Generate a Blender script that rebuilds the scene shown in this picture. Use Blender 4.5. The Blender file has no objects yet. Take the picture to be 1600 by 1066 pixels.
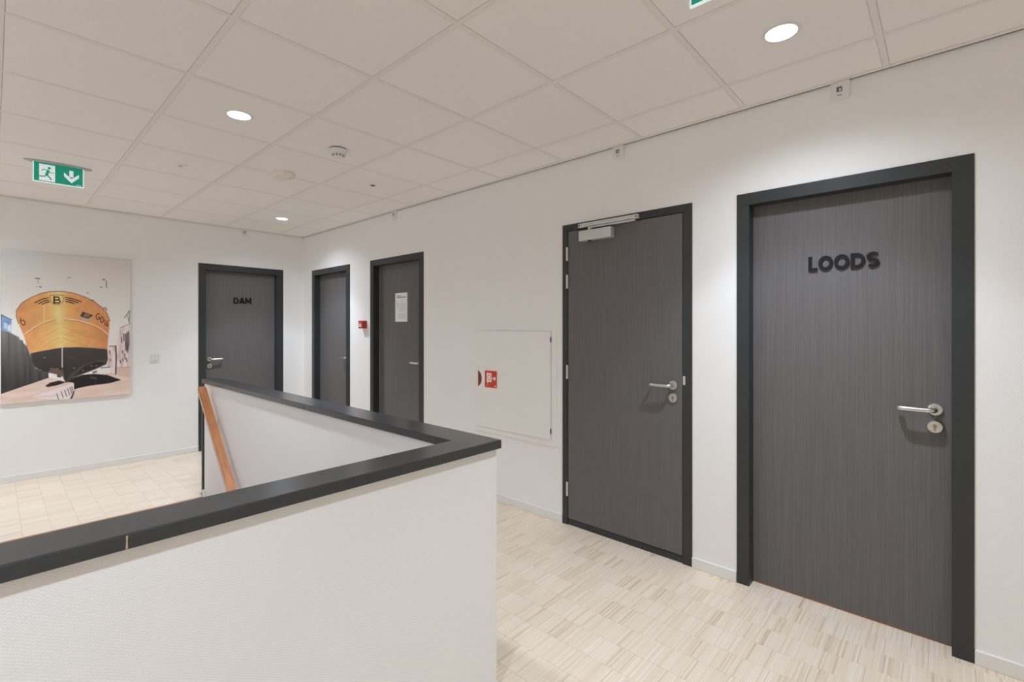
import bpy, bmesh, math, random
import numpy as np
from mathutils import Vector

random.seed(7)
C = bpy.context.scene.collection
PI = math.pi

# ------------------------------------------------------------------ room measures (metres)
XW = 2.745            # right wall plane
YW = 6.2              # back wall plane
XL, YF = -1.9, -1.75   # left wall, wall behind the camera
CAMH = 1.39
H = CAMH + 1.177      # underside of the ceiling grid

# ------------------------------------------------------------------ camera, world, lamps' exposure
cam = bpy.data.cameras.new('camera')
cam_o = bpy.data.objects.new('camera', cam)
C.objects.link(cam_o)
cam_o.location = (0, 0, CAMH)
YAW = 0.83025
cam_o.rotation_euler = (PI / 2, 0, -YAW)
cam.sensor_width = 36
cam.sensor_fit = 'HORIZONTAL'
FPX = 742.9
cam.lens = FPX / 1600 * 36
cam.shift_y = -21 / 1600
cam.clip_start = 0.02
bpy.context.scene.camera = cam_o

world = bpy.data.worlds.new('world')
bpy.context.scene.world = world
world.use_nodes = True
world.node_tree.nodes['Background'].inputs[0].default_value = (0.8, 0.85, 1, 1)
world.node_tree.nodes['Background'].inputs[1].default_value = 0.05

vs = bpy.context.scene.view_settings
vs.view_transform = 'Standard'
vs.look = 'None'
vs.gamma = 1
vs.use_curve_mapping = False
vs.exposure = 0.31
cy = bpy.context.scene.cycles
cy.max_bounces = 16
cy.diffuse_bounces = 12
cy.glossy_bounces = 6
cy.sample_clamp_indirect = 6.0

LAMP_CORE = 20.0      # watts of the sharp edged beam of a downlight
LAMP_SOFT = 52.0      # watts of its soft main beam
LAMP_WIDE = 40.0      # watts of its wide spill
LAMP_COL = (0.855, 0.962, 1.105)

# ------------------------------------------------------------------ materials
def lin(c):
    c = c / 255.0
    return c / 12.92 if c <= 0.04045 else ((c + 0.055) / 1.055) ** 2.4

def rgb(r, g, b):
    return (lin(r), lin(g), lin(b), 1)

def mat(name, col, rough=0.6, metal=0.0, emit=None, estr=0.0, spec=0.5):
    m = bpy.data.materials.new(name)
    m.use_nodes = True
    b = m.node_tree.nodes['Principled BSDF']
    b.inputs['Base Color'].default_value = col
    b.inputs['Roughness'].default_value = rough
    b.inputs['Metallic'].default_value = metal
    b.inputs['Specular IOR Level'].default_value = spec
    if emit:
        b.inputs['Emission Color'].default_value = emit
        b.inputs['Emission Strength'].default_value = estr
    return m

def N(m, t, **kw):
    n = m.node_tree.nodes.new(t)
    for k, v in kw.items():
        setattr(n, k, v)
    return n

def L(m, a, b):
    m.node_tree.links.new(a, b)

def math_node(m, op, a, b=None, c=None):
    n = N(m, 'ShaderNodeMath', operation=op)
    for i, v in enumerate((a, b, c)):
        if v is None:
            continue
        if isinstance(v, (int, float)):
            n.inputs[i].default_value = v
        else:
            L(m, v, n.inputs[i])
    return n.outputs[0]

def speckle(m, scale, amount, stretch=(1, 1, 1), detail=3, bump=0.0, dist=0.002):
    """subtle procedural variation of the base colour, optional bump"""
    b = m.node_tree.nodes['Principled BSDF']
    col = tuple(b.inputs['Base Color'].default_value)
    geo = N(m, 'ShaderNodeNewGeometry')
    mp = N(m, 'ShaderNodeMapping')
    mp.inputs['Scale'].default_value = stretch
    L(m, geo.outputs['Position'], mp.inputs['Vector'])
    nz = N(m, 'ShaderNodeTexNoise')
    nz.inputs['Scale'].default_value = scale
    nz.inputs['Detail'].default_value = detail
    L(m, mp.outputs[0], nz.inputs['Vector'])
    mx = N(m, 'ShaderNodeMix', data_type='RGBA')
    mx.inputs[6].default_value = tuple(c * (1 - amount) for c in col[:3]) + (1,)
    mx.inputs[7].default_value = tuple(min(1, c * (1 + amount)) for c in col[:3]) + (1,)
    L(m, nz.outputs['Fac'], mx.inputs[0])
    L(m, mx.outputs[2], b.inputs['Base Color'])
    if bump:
        bp = N(m, 'ShaderNodeBump')
        bp.inputs['Strength'].default_value = bump
        bp.inputs['Distance'].default_value = dist
        L(m, nz.outputs['Fac'], bp.inputs['Height'])
        L(m, bp.outputs[0], b.inputs['Normal'])
    return m

def make_wall():
    """off white paint over woven glass fibre paper"""
    m = mat('wall_paint', (0.90, 0.896, 0.888, 1), 0.75, spec=0.3)
    b = m.node_tree.nodes['Principled BSDF']
    geo = N(m, 'ShaderNodeNewGeometry')
    sp = N(m, 'ShaderNodeSeparateXYZ')
    L(m, geo.outputs['Position'], sp.inputs[0])
    u = math_node(m, 'ADD', sp.outputs[0], sp.outputs[1])
    nz = N(m, 'ShaderNodeTexNoise')
    nz.inputs['Scale'].default_value = 130
    nz.inputs['Detail'].default_value = 3
    L(m, geo.outputs['Position'], nz.inputs['Vector'])
    j = math_node(m, 'MULTIPLY', nz.outputs['Fac'], 3.5)
    a = math_node(m, 'SINE', math_node(m, 'ADD', math_node(m, 'MULTIPLY', u, 2 * PI / 0.011), j))
    c = math_node(m, 'SINE', math_node(m, 'ADD', math_node(m, 'MULTIPLY', sp.outputs[2], 2 * PI / 0.0065), j))
    h = math_node(m, 'ADD', math_node(m, 'MULTIPLY', a, c), nz.outputs['Fac'])
    bp = N(m, 'ShaderNodeBump')
    bp.inputs['Strength'].default_value = 0.2
    bp.inputs['Distance'].default_value = 0.0012
    L(m, h, bp.inputs['Height'])
    L(m, bp.outputs[0], b.inputs['Normal'])
    return m

def make_door():
    """grey brown laminate with a fine vertical grain"""
    m = mat('door_laminate', (0.13, 0.115, 0.108, 1), 0.5, spec=0.35)
    b = m.node_tree.nodes['Principled BSDF']
    geo = N(m, 'ShaderNodeNewGeometry')
    mp = N(m, 'ShaderNodeMapping')
    mp.inputs['Scale'].default_value = (430, 430, 2.5)
    L(m, geo.outputs['Position'], mp.inputs['Vector'])
    nz = N(m, 'ShaderNodeTexNoise')
    nz.inputs['Scale'].default_value = 1.0
    nz.inputs['Detail'].default_value = 4
    nz.inputs['Roughness'].default_value = 0.65
    L(m, mp.outputs[0], nz.inputs['Vector'])
    cr = N(m, 'ShaderNodeValToRGB')
    cr.color_ramp.elements[0].position = 0.3
    cr.color_ramp.elements[0].color = (0.108, 0.103, 0.102, 1)
    cr.color_ramp.elements[1].position = 0.68
    cr.color_ramp.elements[1].color = (0.168, 0.160, 0.158, 1)
    L(m, nz.outputs['Fac'], cr.inputs[0])
    L(m, cr.outputs[0], b.inputs['Base Color'])
    bp = N(m, 'ShaderNodeBump')
    bp.inputs['Strength'].default_value = 0.15
    bp.inputs['Distance'].default_value = 0.0006
    L(m, nz.outputs['Fac'], bp.inputs['Height'])
    L(m, bp.outputs[0], b.inputs['Normal'])
    return m

ROW0, ROW, BLK, STRIP = 0.138, 0.1423, 0.1424, 0.0089

def make_parquet():
    """pale strip parquet: narrow strips along X, each with its own tint"""
    m = mat('parquet', (0.6, 0.5, 0.4, 1), 0.38, spec=0.4)
    b = m.node_tree.nodes['Principled BSDF']
    geo = N(m, 'ShaderNodeNewGeometry')
    sp = N(m, 'ShaderNodeSeparateXYZ')
    L(m, geo.outputs['Position'], sp.inputs[0])
    row = math_node(m, 'FLOOR', math_node(m, 'DIVIDE', math_node(m, 'SUBTRACT', sp.outputs[0], ROW0 - 40 * ROW), ROW))
    rown = N(m, 'ShaderNodeTexWhiteNoise', noise_dimensions='1D')
    L(m, row, rown.inputs['W'])
    ys = math_node(m, 'ADD', math_node(m, 'DIVIDE', sp.outputs[1], STRIP), math_node(m, 'MULTIPLY', rown.outputs['Value'], 16))
    st = math_node(m, 'FLOOR', ys)
    fr = math_node(m, 'FRACT', ys)
    cv = N(m, 'ShaderNodeCombineXYZ')
    L(m, row, cv.inputs[0])
    L(m, st, cv.inputs[1])
    wn = N(m, 'ShaderNodeTexWhiteNoise', noise_dimensions='3D')
    L(m, cv.outputs[0], wn.inputs['Vector'])
    # block scale tint: blocks of neighbouring strips cut from one plank
    cv2 = N(m, 'ShaderNodeCombineXYZ')
    L(m, row, cv2.inputs[0])
    L(m, math_node(m, 'FLOOR', math_node(m, 'DIVIDE', ys, 8.0)), cv2.inputs[1])
    wb = N(m, 'ShaderNodeTexWhiteNoise', noise_dimensions='3D')
    L(m, cv2.outputs[0], wb.inputs['Vector'])
    mp = N(m, 'ShaderNodeMapping')
    mp.inputs['Scale'].default_value = (9, 260, 1)
    L(m, geo.outputs['Position'], mp.inputs['Vector'])
    nz = N(m, 'ShaderNodeTexNoise')
    nz.inputs['Scale'].default_value = 1.0
    nz.inputs['Detail'].default_value = 3
    L(m, mp.outputs[0], nz.inputs['Vector'])
    f = math_node(m, 'ADD', math_node(m, 'MULTIPLY', wn.outputs['Value'], 0.6), math_node(m, 'MULTIPLY', nz.outputs['Fac'], 0.4))
    f = math_node(m, 'ADD', math_node(m, 'MULTIPLY', f, 0.8), math_node(m, 'MULTIPLY', wb.outputs['Value'], 0.2))
    cr = N(m, 'ShaderNodeValToRGB')
    e = cr.color_ramp.elements
    e[0].position = 0.08; e[0].color = (0.55, 0.415, 0.285, 1)
    e[1].position = 0.92; e[1].color = (0.88, 0.785, 0.665, 1)
    x = e.new(0.3); x.color = (0.755, 0.635, 0.50, 1)
    x = e.new(0.6); x.color = (0.82, 0.71, 0.58, 1)
    L(m, f, cr.inputs[0])
    edge = math_node(m, 'GREATER_THAN', math_node(m, 'ABSOLUTE', math_node(m, 'SUBTRACT', fr, 0.5)), 0.46)
    some = math_node(m, 'GREATER_THAN', wn.outputs['Value'], 0.55)
    mx = N(m, 'ShaderNodeMix', data_type='RGBA')
    L(m, math_node(m, 'MULTIPLY', math_node(m, 'MULTIPLY', edge, some), 0.5), mx.inputs[0])
    L(m, cr.outputs[0], mx.inputs[6])
    mx.inputs[7].default_value = (0.33, 0.24, 0.16, 1)
    L(m, mx.outputs[2], b.inputs['Base Color'])
    return m

def make_wood(name, c0, c1, stretch):
    m = mat(name, c0, 0.38)
    b = m.node_tree.nodes['Principled BSDF']
    geo = N(m, 'ShaderNodeNewGeometry')
    mp = N(m, 'ShaderNodeMapping')
    mp.inputs['Scale'].default_value = stretch
    L(m, geo.outputs['Position'], mp.inputs['Vector'])
    nz = N(m, 'ShaderNodeTexNoise')
    nz.inputs['Scale'].default_value = 1
    nz.inputs['Detail'].default_value = 5
    L(m, mp.outputs[0], nz.inputs['Vector'])
    cr = N(m, 'ShaderNodeValToRGB')
    cr.color_ramp.elements[0].position = 0.3
    cr.color_ramp.elements[0].color = c0
    cr.color_ramp.elements[1].position = 0.7
    cr.color_ramp.elements[1].color = c1
    L(m, nz.outputs['Fac'], cr.inputs[0])
    L(m, cr.outputs[0], b.inputs['Base Color'])
    return m

M = {}
M['wall'] = make_wall()
M['door'] = make_door()
M['parquet'] = make_parquet()
M['joint'] = mat('joint_filler', (0.22, 0.17, 0.12, 1), 0.8)
M['frame'] = speckle(mat('anthracite_paint', (0.036, 0.040, 0.041, 1), 0.42, spec=0.4), 900, 0.18, bump=0.06, dist=0.0005)
M['cap'] = speckle(mat('anthracite_satin', (0.043, 0.047, 0.050, 1), 0.24, spec=0.5), 40, 0.15, stretch=(1, 1, 1), bump=0.05, dist=0.0008)
M['tile'] = speckle(mat('mineral_tile', (0.92, 0.89, 0.86, 1), 0.9, spec=0.15), 260, 0.06, detail=5, bump=0.12, dist=0.0008)
M['grid'] = mat('grid_white', (0.86, 0.83, 0.79, 1), 0.6, spec=0.3)
M['skirt'] = mat('skirting_white', (0.82, 0.82, 0.80, 1), 0.35)
M['white'] = speckle(mat('white_plastic', (0.82, 0.82, 0.82, 1), 0.4), 200, 0.02)
M['cream'] = speckle(mat('cream_plastic', (0.86, 0.81, 0.72, 1), 0.5), 200, 0.03)
M['lgrey'] = mat('light_grey_plastic', (0.50, 0.50, 0.49, 1), 0.45)
M['dgrey'] = mat('dark_grey_plastic', (0.09, 0.09, 0.09, 1), 0.5)
M['black'] = mat('black_plastic', (0.010, 0.010, 0.011, 1), 0.6, spec=0.25)
M['dark'] = mat('dark_cavity', (0.02, 0.02, 0.02, 1), 0.9)
M['steel'] = speckle(mat('brushed_steel', (0.66, 0.64, 0.61, 1), 0.32, 1.0), 500, 0.06)
M['brass'] = mat('cylinder_brass', (0.50, 0.40, 0.26, 1), 0.4, 1.0)
M['alu'] = speckle(mat('silver_paint', (0.62, 0.62, 0.60, 1), 0.42, 0.35), 300, 0.04)
M['red'] = speckle(mat('red_plastic', (0.42, 0.03, 0.022, 1), 0.4), 200, 0.04)
M['signred'] = mat('sign_red', (0.66, 0.055, 0.02, 1), 0.45)
M['signwhite'] = mat('sign_white', (0.86, 0.85, 0.84, 1), 0.5)
M['reel'] = mat('hose_red_brown', (0.22, 0.05, 0.03, 1), 0.6)
M['cabinet'] = mat('cabinet_enamel', (0.89, 0.882, 0.868, 1), 0.55, spec=0.3)
M['wood'] = make_wood('handrail_oak', (0.36, 0.13, 0.042, 1), (0.56, 0.235, 0.085, 1), (60, 8, 8))
wb_ = M['wood'].node_tree.nodes['Principled BSDF']
wb_.inputs['Coat Weight'].default_value = 0.6
wb_.inputs['Coat Roughness'].default_value = 0.12
M['tread'] = make_wood('tread_beech', (0.30, 0.13, 0.06, 1), (0.46, 0.22, 0.11, 1), (5, 60, 60))
M['paper'] = mat('paper', (0.84, 0.84, 0.83, 1), 0.8)
M['ink'] = mat('ink_grey', (0.46, 0.44, 0.41, 1), 0.8)
M['inkdark'] = mat('ink_dark', (0.07, 0.07, 0.075, 1), 0.8)
M['green'] = mat('sign_green', (0.005, 0.30, 0.20, 1), 0.35, emit=(0.004, 0.30, 0.20, 1), estr=0.30)
M['glowwhite'] = mat('sign_lit_white', (0.85, 0.9, 0.9, 1), 0.3, emit=(0.85, 0.97, 1.0, 1), estr=0.30)
M['acryl'] = mat('acrylic_edge', (0.75, 0.88, 0.88, 1), 0.2, emit=(0.8, 1.0, 1.0, 1), estr=0.35)
M['lamp'] = mat('lamp_diffuser', (0.9, 0.9, 0.9, 1), 0.5, emit=(1, 1, 1, 1), estr=6.0)

# ------------------------------------------------------------------ mesh builder
class MB:
    def __init__(s):
        s.v, s.f = [], []

    def add(s, vs, fs):
        k = len(s.v)
        s.v += [tuple(p) for p in vs]
        s.f += [tuple(i + k for i in f) for f in fs]
        return s

    def box(s, x0, x1, y0, y1, z0, z1, bev=0.0, seg=1):
        x0, x1 = min(x0, x1), max(x0, x1)
        y0, y1 = min(y0, y1), max(y0, y1)
        z0, z1 = min(z0, z1), max(z0, z1)
        vs = [(x, y, z) for z in (z0, z1) for y in (y0, y1) for x in (x0, x1)]
        fs = [(0, 2, 3, 1), (4, 5, 7, 6), (0, 1, 5, 4), (2, 6, 7, 3), (0, 4, 6, 2), (1, 3, 7, 5)]
        if bev <= 0:
            return s.add(vs, fs)
        bm = bmesh.new()
        bv = [bm.verts.new(p) for p in vs]
        for f in fs:
            bm.faces.new([bv[i] for i in f])
        bmesh.ops.bevel(bm, geom=bm.edges[:], offset=bev, segments=seg, affect='EDGES', profile=0.5)
        bm.verts.index_update()
        s.add([v.co[:] for v in bm.verts], [[v.index for v in f.verts] for f in bm.faces])
        bm.free()
        return s

    def prism(s, pts, d0, d1, T):
        """polygon (u, w) between depths d0 and d1, T maps (u, w, d) to the world"""
        n = len(pts)
        vs = [T(u, w, d0) for u, w in pts] + [T(u, w, d1) for u, w in pts]
        fs = [tuple(range(n)), tuple(range(2 * n - 1, n - 1, -1))]
        fs += [(i, (i + 1) % n, n + (i + 1) % n, n + i) for i in range(n)]
        return s.add(vs, fs)

    def ribbon(s, pts, hw, d0, d1, T, closed=False):
        """a flat stroke of half width hw along a centre line"""
        n = len(pts)
        lf, rt = [], []
        for i in range(n):
            p = Vector(pts[i])
            a = Vector(pts[i - 1]) if (i > 0 or closed) else None
            b = Vector(pts[(i + 1) % n]) if (i < n - 1 or closed) else None
            d1_ = (p - a).normalized() if a is not None else None
            d2_ = (b - p).normalized() if b is not None else None
            if d1_ is None: d1_ = d2_
            if d2_ is None: d2_ = d1_
            n1 = Vector((-d1_.y, d1_.x)); n2 = Vector((-d2_.y, d2_.x))
            mtr = (n1 + n2)
            mtr = mtr.normalized() if mtr.length > 1e-6 else n1
            k = min(2.2, 1 / max(0.3, mtr.dot(n1)))
            lf.append(p + mtr * hw * k); rt.append(p - mtr * hw * k)
        vs = []
        for q in range(n):
            vs += [T(lf[q].x, lf[q].y, d0), T(rt[q].x, rt[q].y, d0), T(lf[q].x, lf[q].y, d1), T(rt[q].x, rt[q].y, d1)]
        fs = []
        for q in range(n if closed else n - 1):
            a, b = 4 * q, 4 * ((q + 1) % n)
            fs += [(a, a + 1, b + 1, b), (a + 2, b + 2, b + 3, a + 3), (a, b, b + 2, a + 2), (a + 1, a + 3, b + 3, b + 1)]
        if not closed:
            e = 4 * (n - 1)
            fs += [(0, 2, 3, 1), (e, e + 1, e + 3, e + 2)]
        return s.add(vs, fs)

    def tube(s, path, r, n=14, cap=True, r2=None):
        pts = [Vector(p) for p in path]
        rings = []
        up = None
        for i, p in enumerate(pts):
            t = (pts[min(i + 1, len(pts) - 1)] - pts[max(i - 1, 0)]).normalized()
            if up is None:
                up = Vector((0, 0, 1)) if abs(t.z) < 0.9 else Vector((1, 0, 0))
            a = t.cross(up).normalized()
            up = a.cross(t).normalized()
            rr = r if r2 is None else r + (r2 - r) * i / (len(pts) - 1)
            rings.append([p + (a * math.cos(2 * PI * k / n) + up * math.sin(2 * PI * k / n)) * rr for k in range(n)])
        vs = [v for ring in rings for v in ring]
        fs = []
        for i in range(len(rings) - 1):
            for k in range(n):
                fs.append((i * n + k, i * n + (k + 1) % n, (i + 1) * n + (k + 1) % n, (i + 1) * n + k))
        if cap:
            fs.append(tuple(range(n)))
            fs.append(tuple(range(len(vs) - 1, len(vs) - 1 - n, -1)))
        return s.add(vs, fs)

    def lathe(s, prof, T, n=32, su=1.0, sw=1.0):
        """profile [(radius, depth)...] turned about the depth axis"""
        vs = []
        for r, d in prof:
            for k in range(n):
                a = 2 * PI * k / n
                vs.append(T(r * su * math.cos(a), r * sw * math.sin(a), d))
        fs = []
        for i in range(len(prof) - 1):
            for k in range(n):
                fs.append((i * n + k, i * n + (k + 1) % n, (i + 1) * n + (k + 1) % n, (i + 1) * n + k))
        fs.append(tuple(range(n)))
        fs.append(tuple(range(len(vs) - 1, len(vs) - 1 - n, -1)))
        return s.add(vs, fs)

ORG = {}

def tag(o, label=None, cat=None, group=None, kind=None):
    if label: o['label'] = label
    if cat: o['category'] = cat
    if group: o['group'] = group
    if kind: o['kind'] = kind
    return o

def thing(name, loc, label=None, cat=None, group=None, kind=None):
    o = bpy.data.objects.new(name, None)
    o.empty_display_size = 0.05
    o.location = loc
    C.objects.link(o)
    ORG[o.name] = Vector(loc)
    return tag(o, label, cat, group, kind)

def mesh_of(name, mb, m, org=Vector((0, 0, 0)), smooth=False):
    me = bpy.data.meshes.new(name)
    me.from_pydata([tuple(Vector(p) - org) for p in mb.v], [], mb.f)
    bm = bmesh.new()
    bm.from_mesh(me)
    bmesh.ops.recalc_face_normals(bm, faces=bm.faces[:])
    bm.to_mesh(me)
    bm.free()
    me.materials.append(m)
    if smooth:
        me.shade_smooth()
        try:
            me.set_sharp_from_angle(angle=math.radians(38))
        except Exception:
            pass
    return me

def obj(name, mb, m, parent=None, smooth=False, loc=None):
    """links mb as ONE mesh object; world coordinates in, parent's origin respected"""
    org = Vector(loc) if loc is not None else Vector((0, 0, 0))
    if parent is not None:
        org = ORG[parent.name]
    o = bpy.data.objects.new(name, mesh_of(name, mb, m, org, smooth))
    C.objects.link(o)
    if parent is not None:
        o.parent = parent
    elif loc is not None:
        o.location = loc
    ORG[o.name] = org
    return o

def onR(y0, z0, X):      # picture plane on the right wall: u to the viewer's right, d out of the wall
    return lambda u, w, d: (X - d, y0 - u, z0 + w)

def onB(x0, z0, Y):      # same on the back wall
    return lambda u, w, d: (x0 + u, Y - d, z0 + w)

def onC(x0, y0, Z):      # on the ceiling, d downwards
    return lambda u, w, d: (x0 + u, y0 + w, Z - d)

def arc(cx, cy_, r, a0, a1, n=10, ry=None):
    ry = r if ry is None else ry
    return [(cx + r * math.cos(math.radians(a0 + (a1 - a0) * i / n)), cy_ + ry * math.sin(math.radians(a0 + (a1 - a0) * i / n))) for i in range(n + 1)]

# ------------------------------------------------------------------ structure: walls
TOP = H + 0.16
T_ = 0.14
# openings: (y_lo, y_hi, head height) outer edges of the frames on the right wall
OPEN = [(-0.085, 0.845, CAMH + 0.722), (1.090, 2.018, CAMH + 0.725), (3.637, 4.568, CAMH + 0.717), (5.001, 5.944, CAMH + 0.721)]
CAB = (2.055, 2.93, CAMH - 0.86, CAMH + 0.02)
wb = MB()
ys = [YF]
for a, b, h in OPEN:
    wb.box(XW, XW + T_, ys[-1], a, 0, TOP)
    wb.box(XW, XW + T_, a, b, h, TOP)
    ys.append(b)
wb.box(XW, XW + T_, ys[-1], YW + T_, 0, TOP)
o = obj('wall_right', wb, M['wall'])
tag(o, 'long off white textured wall holding four dark doors', 'wall', kind='structure')
DAM = (1.564, 2.487, CAMH + 0.727)
wb = MB()
wb.box(XL - T_, DAM[0], YW, YW + T_, 0, TOP)
wb.box(DAM[1], XW, YW, YW + T_, 0, TOP)
wb.box(DAM[0], DAM[1], YW, YW + T_, DAM[2], TOP)
o = obj('wall_back', wb, M['wall'])
tag(o, 'off white end wall with the boat picture and the DAM door', 'wall', kind='structure')
o = obj('wall_left', MB().box(XL - T_, XL, YF, YW, 0, TOP), M['wall'])
tag(o, 'plain off white wall on the far side of the stairwell, outside the view', 'wall', kind='structure')
o = obj('wall_front', MB().box(XL - T_, XW + T_, YF - T_, YF, 0, TOP), M['wall'])
tag(o, 'plain off white wall behind the viewer', 'wall', kind='structure')

# ------------------------------------------------------------------ structure: floor with parquet blocks
SX0, SX1, SY0, SY1 = -0.15, 1.180, 1.345, 4.515     # stairwell hole
floor = thing('floor', (0, 0, 0), 'pale strip parquet floor of the landing', 'floor', kind='structure')
fb = MB()
zb, zt = -0.22, -0.0016
fb.box(XL, XW + 0.13, YF, SY0, zb, zt)
fb.box(XL, SX0, SY0, SY1, zb, zt)
fb.box(SX1, XW + 0.13, SY0, SY1, zb, zt)
fb.box(XL, XW + 0.13, SY1, YW + 0.13, zb, zt)
obj('subfloor', fb, M['joint'], floor)

def project(p):
    s, c = math.sin(YAW), math.cos(YAW)
    r = p[0] * c - p[1] * s
    f = p[0] * s + p[1] * c
    if f < 0.15:
        return None
    return (800 + FPX * r / f, 512 - FPX * (p[2] - CAMH) / f, f)

def clear_of_wall(x0, x1, y0, y1):
    return [x0, x1, y0, y1]

rnd = random.Random(3)
cells = []
G = 0.00035
for i in range(-16, 20):
    x0, x1 = ROW0 + i * ROW, ROW0 + (i + 1) * ROW
    x0c, x1c = max(x0, XL), min(x1, XW + 0.125)
    if x1c - x0c < 0.004:
        continue
    off = rnd.random() * BLK
    k = math.floor((YF - off) / BLK)
    while True:
        y0, y1 = off + k * BLK, off + (k + 1) * BLK
        k += 1
        if y0 > YW + 0.12:
            break
        y0c, y1c = max(y0, YF), min(y1, YW + 0.12)
        if y1c - y0c < 0.004:
            continue
        pieces = [(x0c, x1c, y0c, y1c)]
        # cut round the stairwell
        out = []
        for (a, b, c_, d) in pieces:
            if b <= SX0 or a >= SX1 or d <= SY0 or c_ >= SY1:
                out.append((a, b, c_, d)); continue
            if a < SX0: out.append((a, SX0, c_, d))
            if b > SX1: out.append((SX1, b, c_, d))
            lo, hi = max(a, SX0), min(b, SX1)
            if hi > lo:
                if c_ < SY0: out.append((lo, hi, c_, SY0))
                if d > SY1: out.append((lo, hi, SY1, d))
        cells += [q for q in out if q[1] - q[0] > 0.003 and q[3] - q[2] > 0.003]

def score(q):
    a, b, c_, d = q
    cx_, cy_ = (a + b) / 2, (c_ + d) / 2
    if cx_ > XW or cy_ > YW:
        return 0
    pr = project((cx_, cy_, 0))
    if not pr: return 0
    px, py, f = pr
    right = px > 770 and px < 1630 and py < 1090 and cx_ > 1.30
    left = -20 < px < 325 and cy_ > SY1 - 0.02
    if not (right or left): return 0
    return (b - a) * (d - c_) / f ** 3

cells.sort(key=score, reverse=True)
cut = min(300, sum(1 for q in cells if score(q) > 0))

def block_mb(mb, a, b, c_, d):
    a, b, c_, d = a + G, b - G, c_ + G, d - G
    e = 0.0005
    vs = [(a, c_, -0.009), (b, c_, -0.009), (b, d, -0.009), (a, d, -0.009),
          (a, c_, -e), (b, c_, -e), (b, d, -e), (a, d, -e),
          (a + e, c_ + e, 0), (b - e, c_ + e, 0), (b - e, d - e, 0), (a + e, d - e, 0)]
    fs = []
    for k in (0, 4):
        for q in range(4):
            fs.append((k + q, k + (q + 1) % 4, k + 4 + (q + 1) % 4, k + 4 + q))
    fs.append((8, 9, 10, 11))
    return mb.add(vs, fs)

shared = {}
for (a, b, c_, d) in cells[:cut]:
    key = (round(b - a, 4), round(d - c_, 4))
    if key not in shared:
        mb = block_mb(MB(), -key[0] / 2, key[0] / 2, -key[1] / 2, key[1] / 2)
        shared[key] = mesh_of('parquet_block', mb, M['parquet'])
    o = bpy.data.objects.new('parquet_block', shared[key])
    o.location = ((a + b) / 2, (c_ + d) / 2, 0)
    o.parent = floor
    C.objects.link(o)
rest = MB()
for (a, b, c_, d) in cells[cut:]:
    block_mb(rest, a, b, c_, d)
o = obj('parquet_field', rest, M['parquet'], floor)
o['kind'] = 'stuff'

# ------------------------------------------------------------------ structure: suspended ceiling
ceil = thing('ceiling', (0, 0, H), 'suspended ceiling of off white mineral tiles in a white grid', 'ceiling', kind='structure')
obj('ceiling_slab', MB().box(XL - T_, XW + T_, YF - T_, YW + T_, TOP, TOP + 0.1), M['dgrey'], ceil)
GX = [x for x in [2.42 - 0.6 * k for k in range(8)][::-1] if x > XL + 0.06]
GY = [y for y in [1.40 + 0.6 * j for j in range(-7, 8)] if y > YF + 0.06]
xs_ = [XL + 0.01] + GX + [XW - 0.0205]
ys_ = [YF + 0.01] + GY + [YW - 0.0205]
fw = 0.012
for x in GX:
    obj('grid_runner', MB().box(x - fw, x + fw, YF, YW - 0.03, H, H + 0.0035), M['grid'], ceil)
for y in GY:
    for i in range(len(xs_) - 1):
        pass
    obj('grid_runner', MB().box(XL, XW - 0.03, y - fw, y + fw, H + 0.0004, H + 0.0035), M['grid'], ceil)
tshared = {}
for i in range(len(xs_) - 1):
    for j in range(len(ys_) - 1):
        a, b, c_, d = xs_[i], xs_[i + 1], ys_[j], ys_[j + 1]
        lx, ly = round(b - a - 0.009, 4), round(d - c_ - 0.009, 4)
        if lx < 0.02 or ly < 0.02:
            continue
        key = (lx, ly)
        if key not in tshared:
            hx, hy = lx / 2, ly / 2
            tx, ty = hx - 0.0088, hy - 0.0088       # tegular face drops between the flanges
            mb = MB()
            vs = []
            for (px, py, z) in ((hx, hy, 0.018), (hx, hy, 0.005), (tx, ty, 0.005), (tx, ty, 0.0018), (tx - 0.0012, ty - 0.0012, 0.0006)):
                vs += [(-px, -py, z), (px, -py, z), (px, py, z), (-px, py, z)]
            fs = [(0, 1, 2, 3), (16, 19, 18, 17)]
            for k in range(4):
                for q in range(4):
                    fs.append((k * 4 + q, k * 4 + (q + 1) % 4, k * 4 + 4 + (q + 1) % 4, k * 4 + 4 + q))
            mb.add(vs, fs)
            tshared[key] = mesh_of('ceiling_tile', mb, M['tile'])
        o = bpy.data.objects.new('ceiling_tile', tshared[key])
        o.location = ((a + b) / 2, (c_ + d) / 2, 0.0 + rnd.uniform(0, 0.0008))
        o.parent = ceil
        C.objects.link(o)
# edge angles with a shadow gap towards the wall
tb = MB()
tb.box(XW - 0.034, XW - 0.0115, YF, YW - 0.01, H - 0.0025, H + 0.001)
tb.box(XW - 0.0125, XW - 0.0115, YF, YW - 0.01, H, H + 0.03)
gb = MB().box(XW - 0.0108, XW - 0.0004, YF, YW - 0.0108, H - 0.0005, H + 0.03)  # black filler stands in for the shade inside the gap
gb.box(XL, XW - 0.0108, YW - 0.0078, YW - 0.0004, H - 0.0005, H + 0.03)
o = obj('trim_gap_shade', gb, M['black'])
tag(o, 'thin black strip painting the shade in the gap between ceiling edge and walls', 'ceiling trim', kind='structure')
o = obj('trim_1', tb, M['grid'])
tag(o, 'white edge angle of the ceiling along the door wall', 'ceiling trim', kind='structure')
tb = MB()
tb.box(XL, XW - 0.012, YW - 0.034, YW - 0.0085, H - 0.0025, H + 0.001)
tb.box(XL, XW - 0.012, YW - 0.0095, YW - 0.0085, H, H + 0.03)
o = obj('trim_2', tb, M['grid'])
tag(o, 'white edge angle of the ceiling along the end wall', 'ceiling trim', kind='structure')

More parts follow.
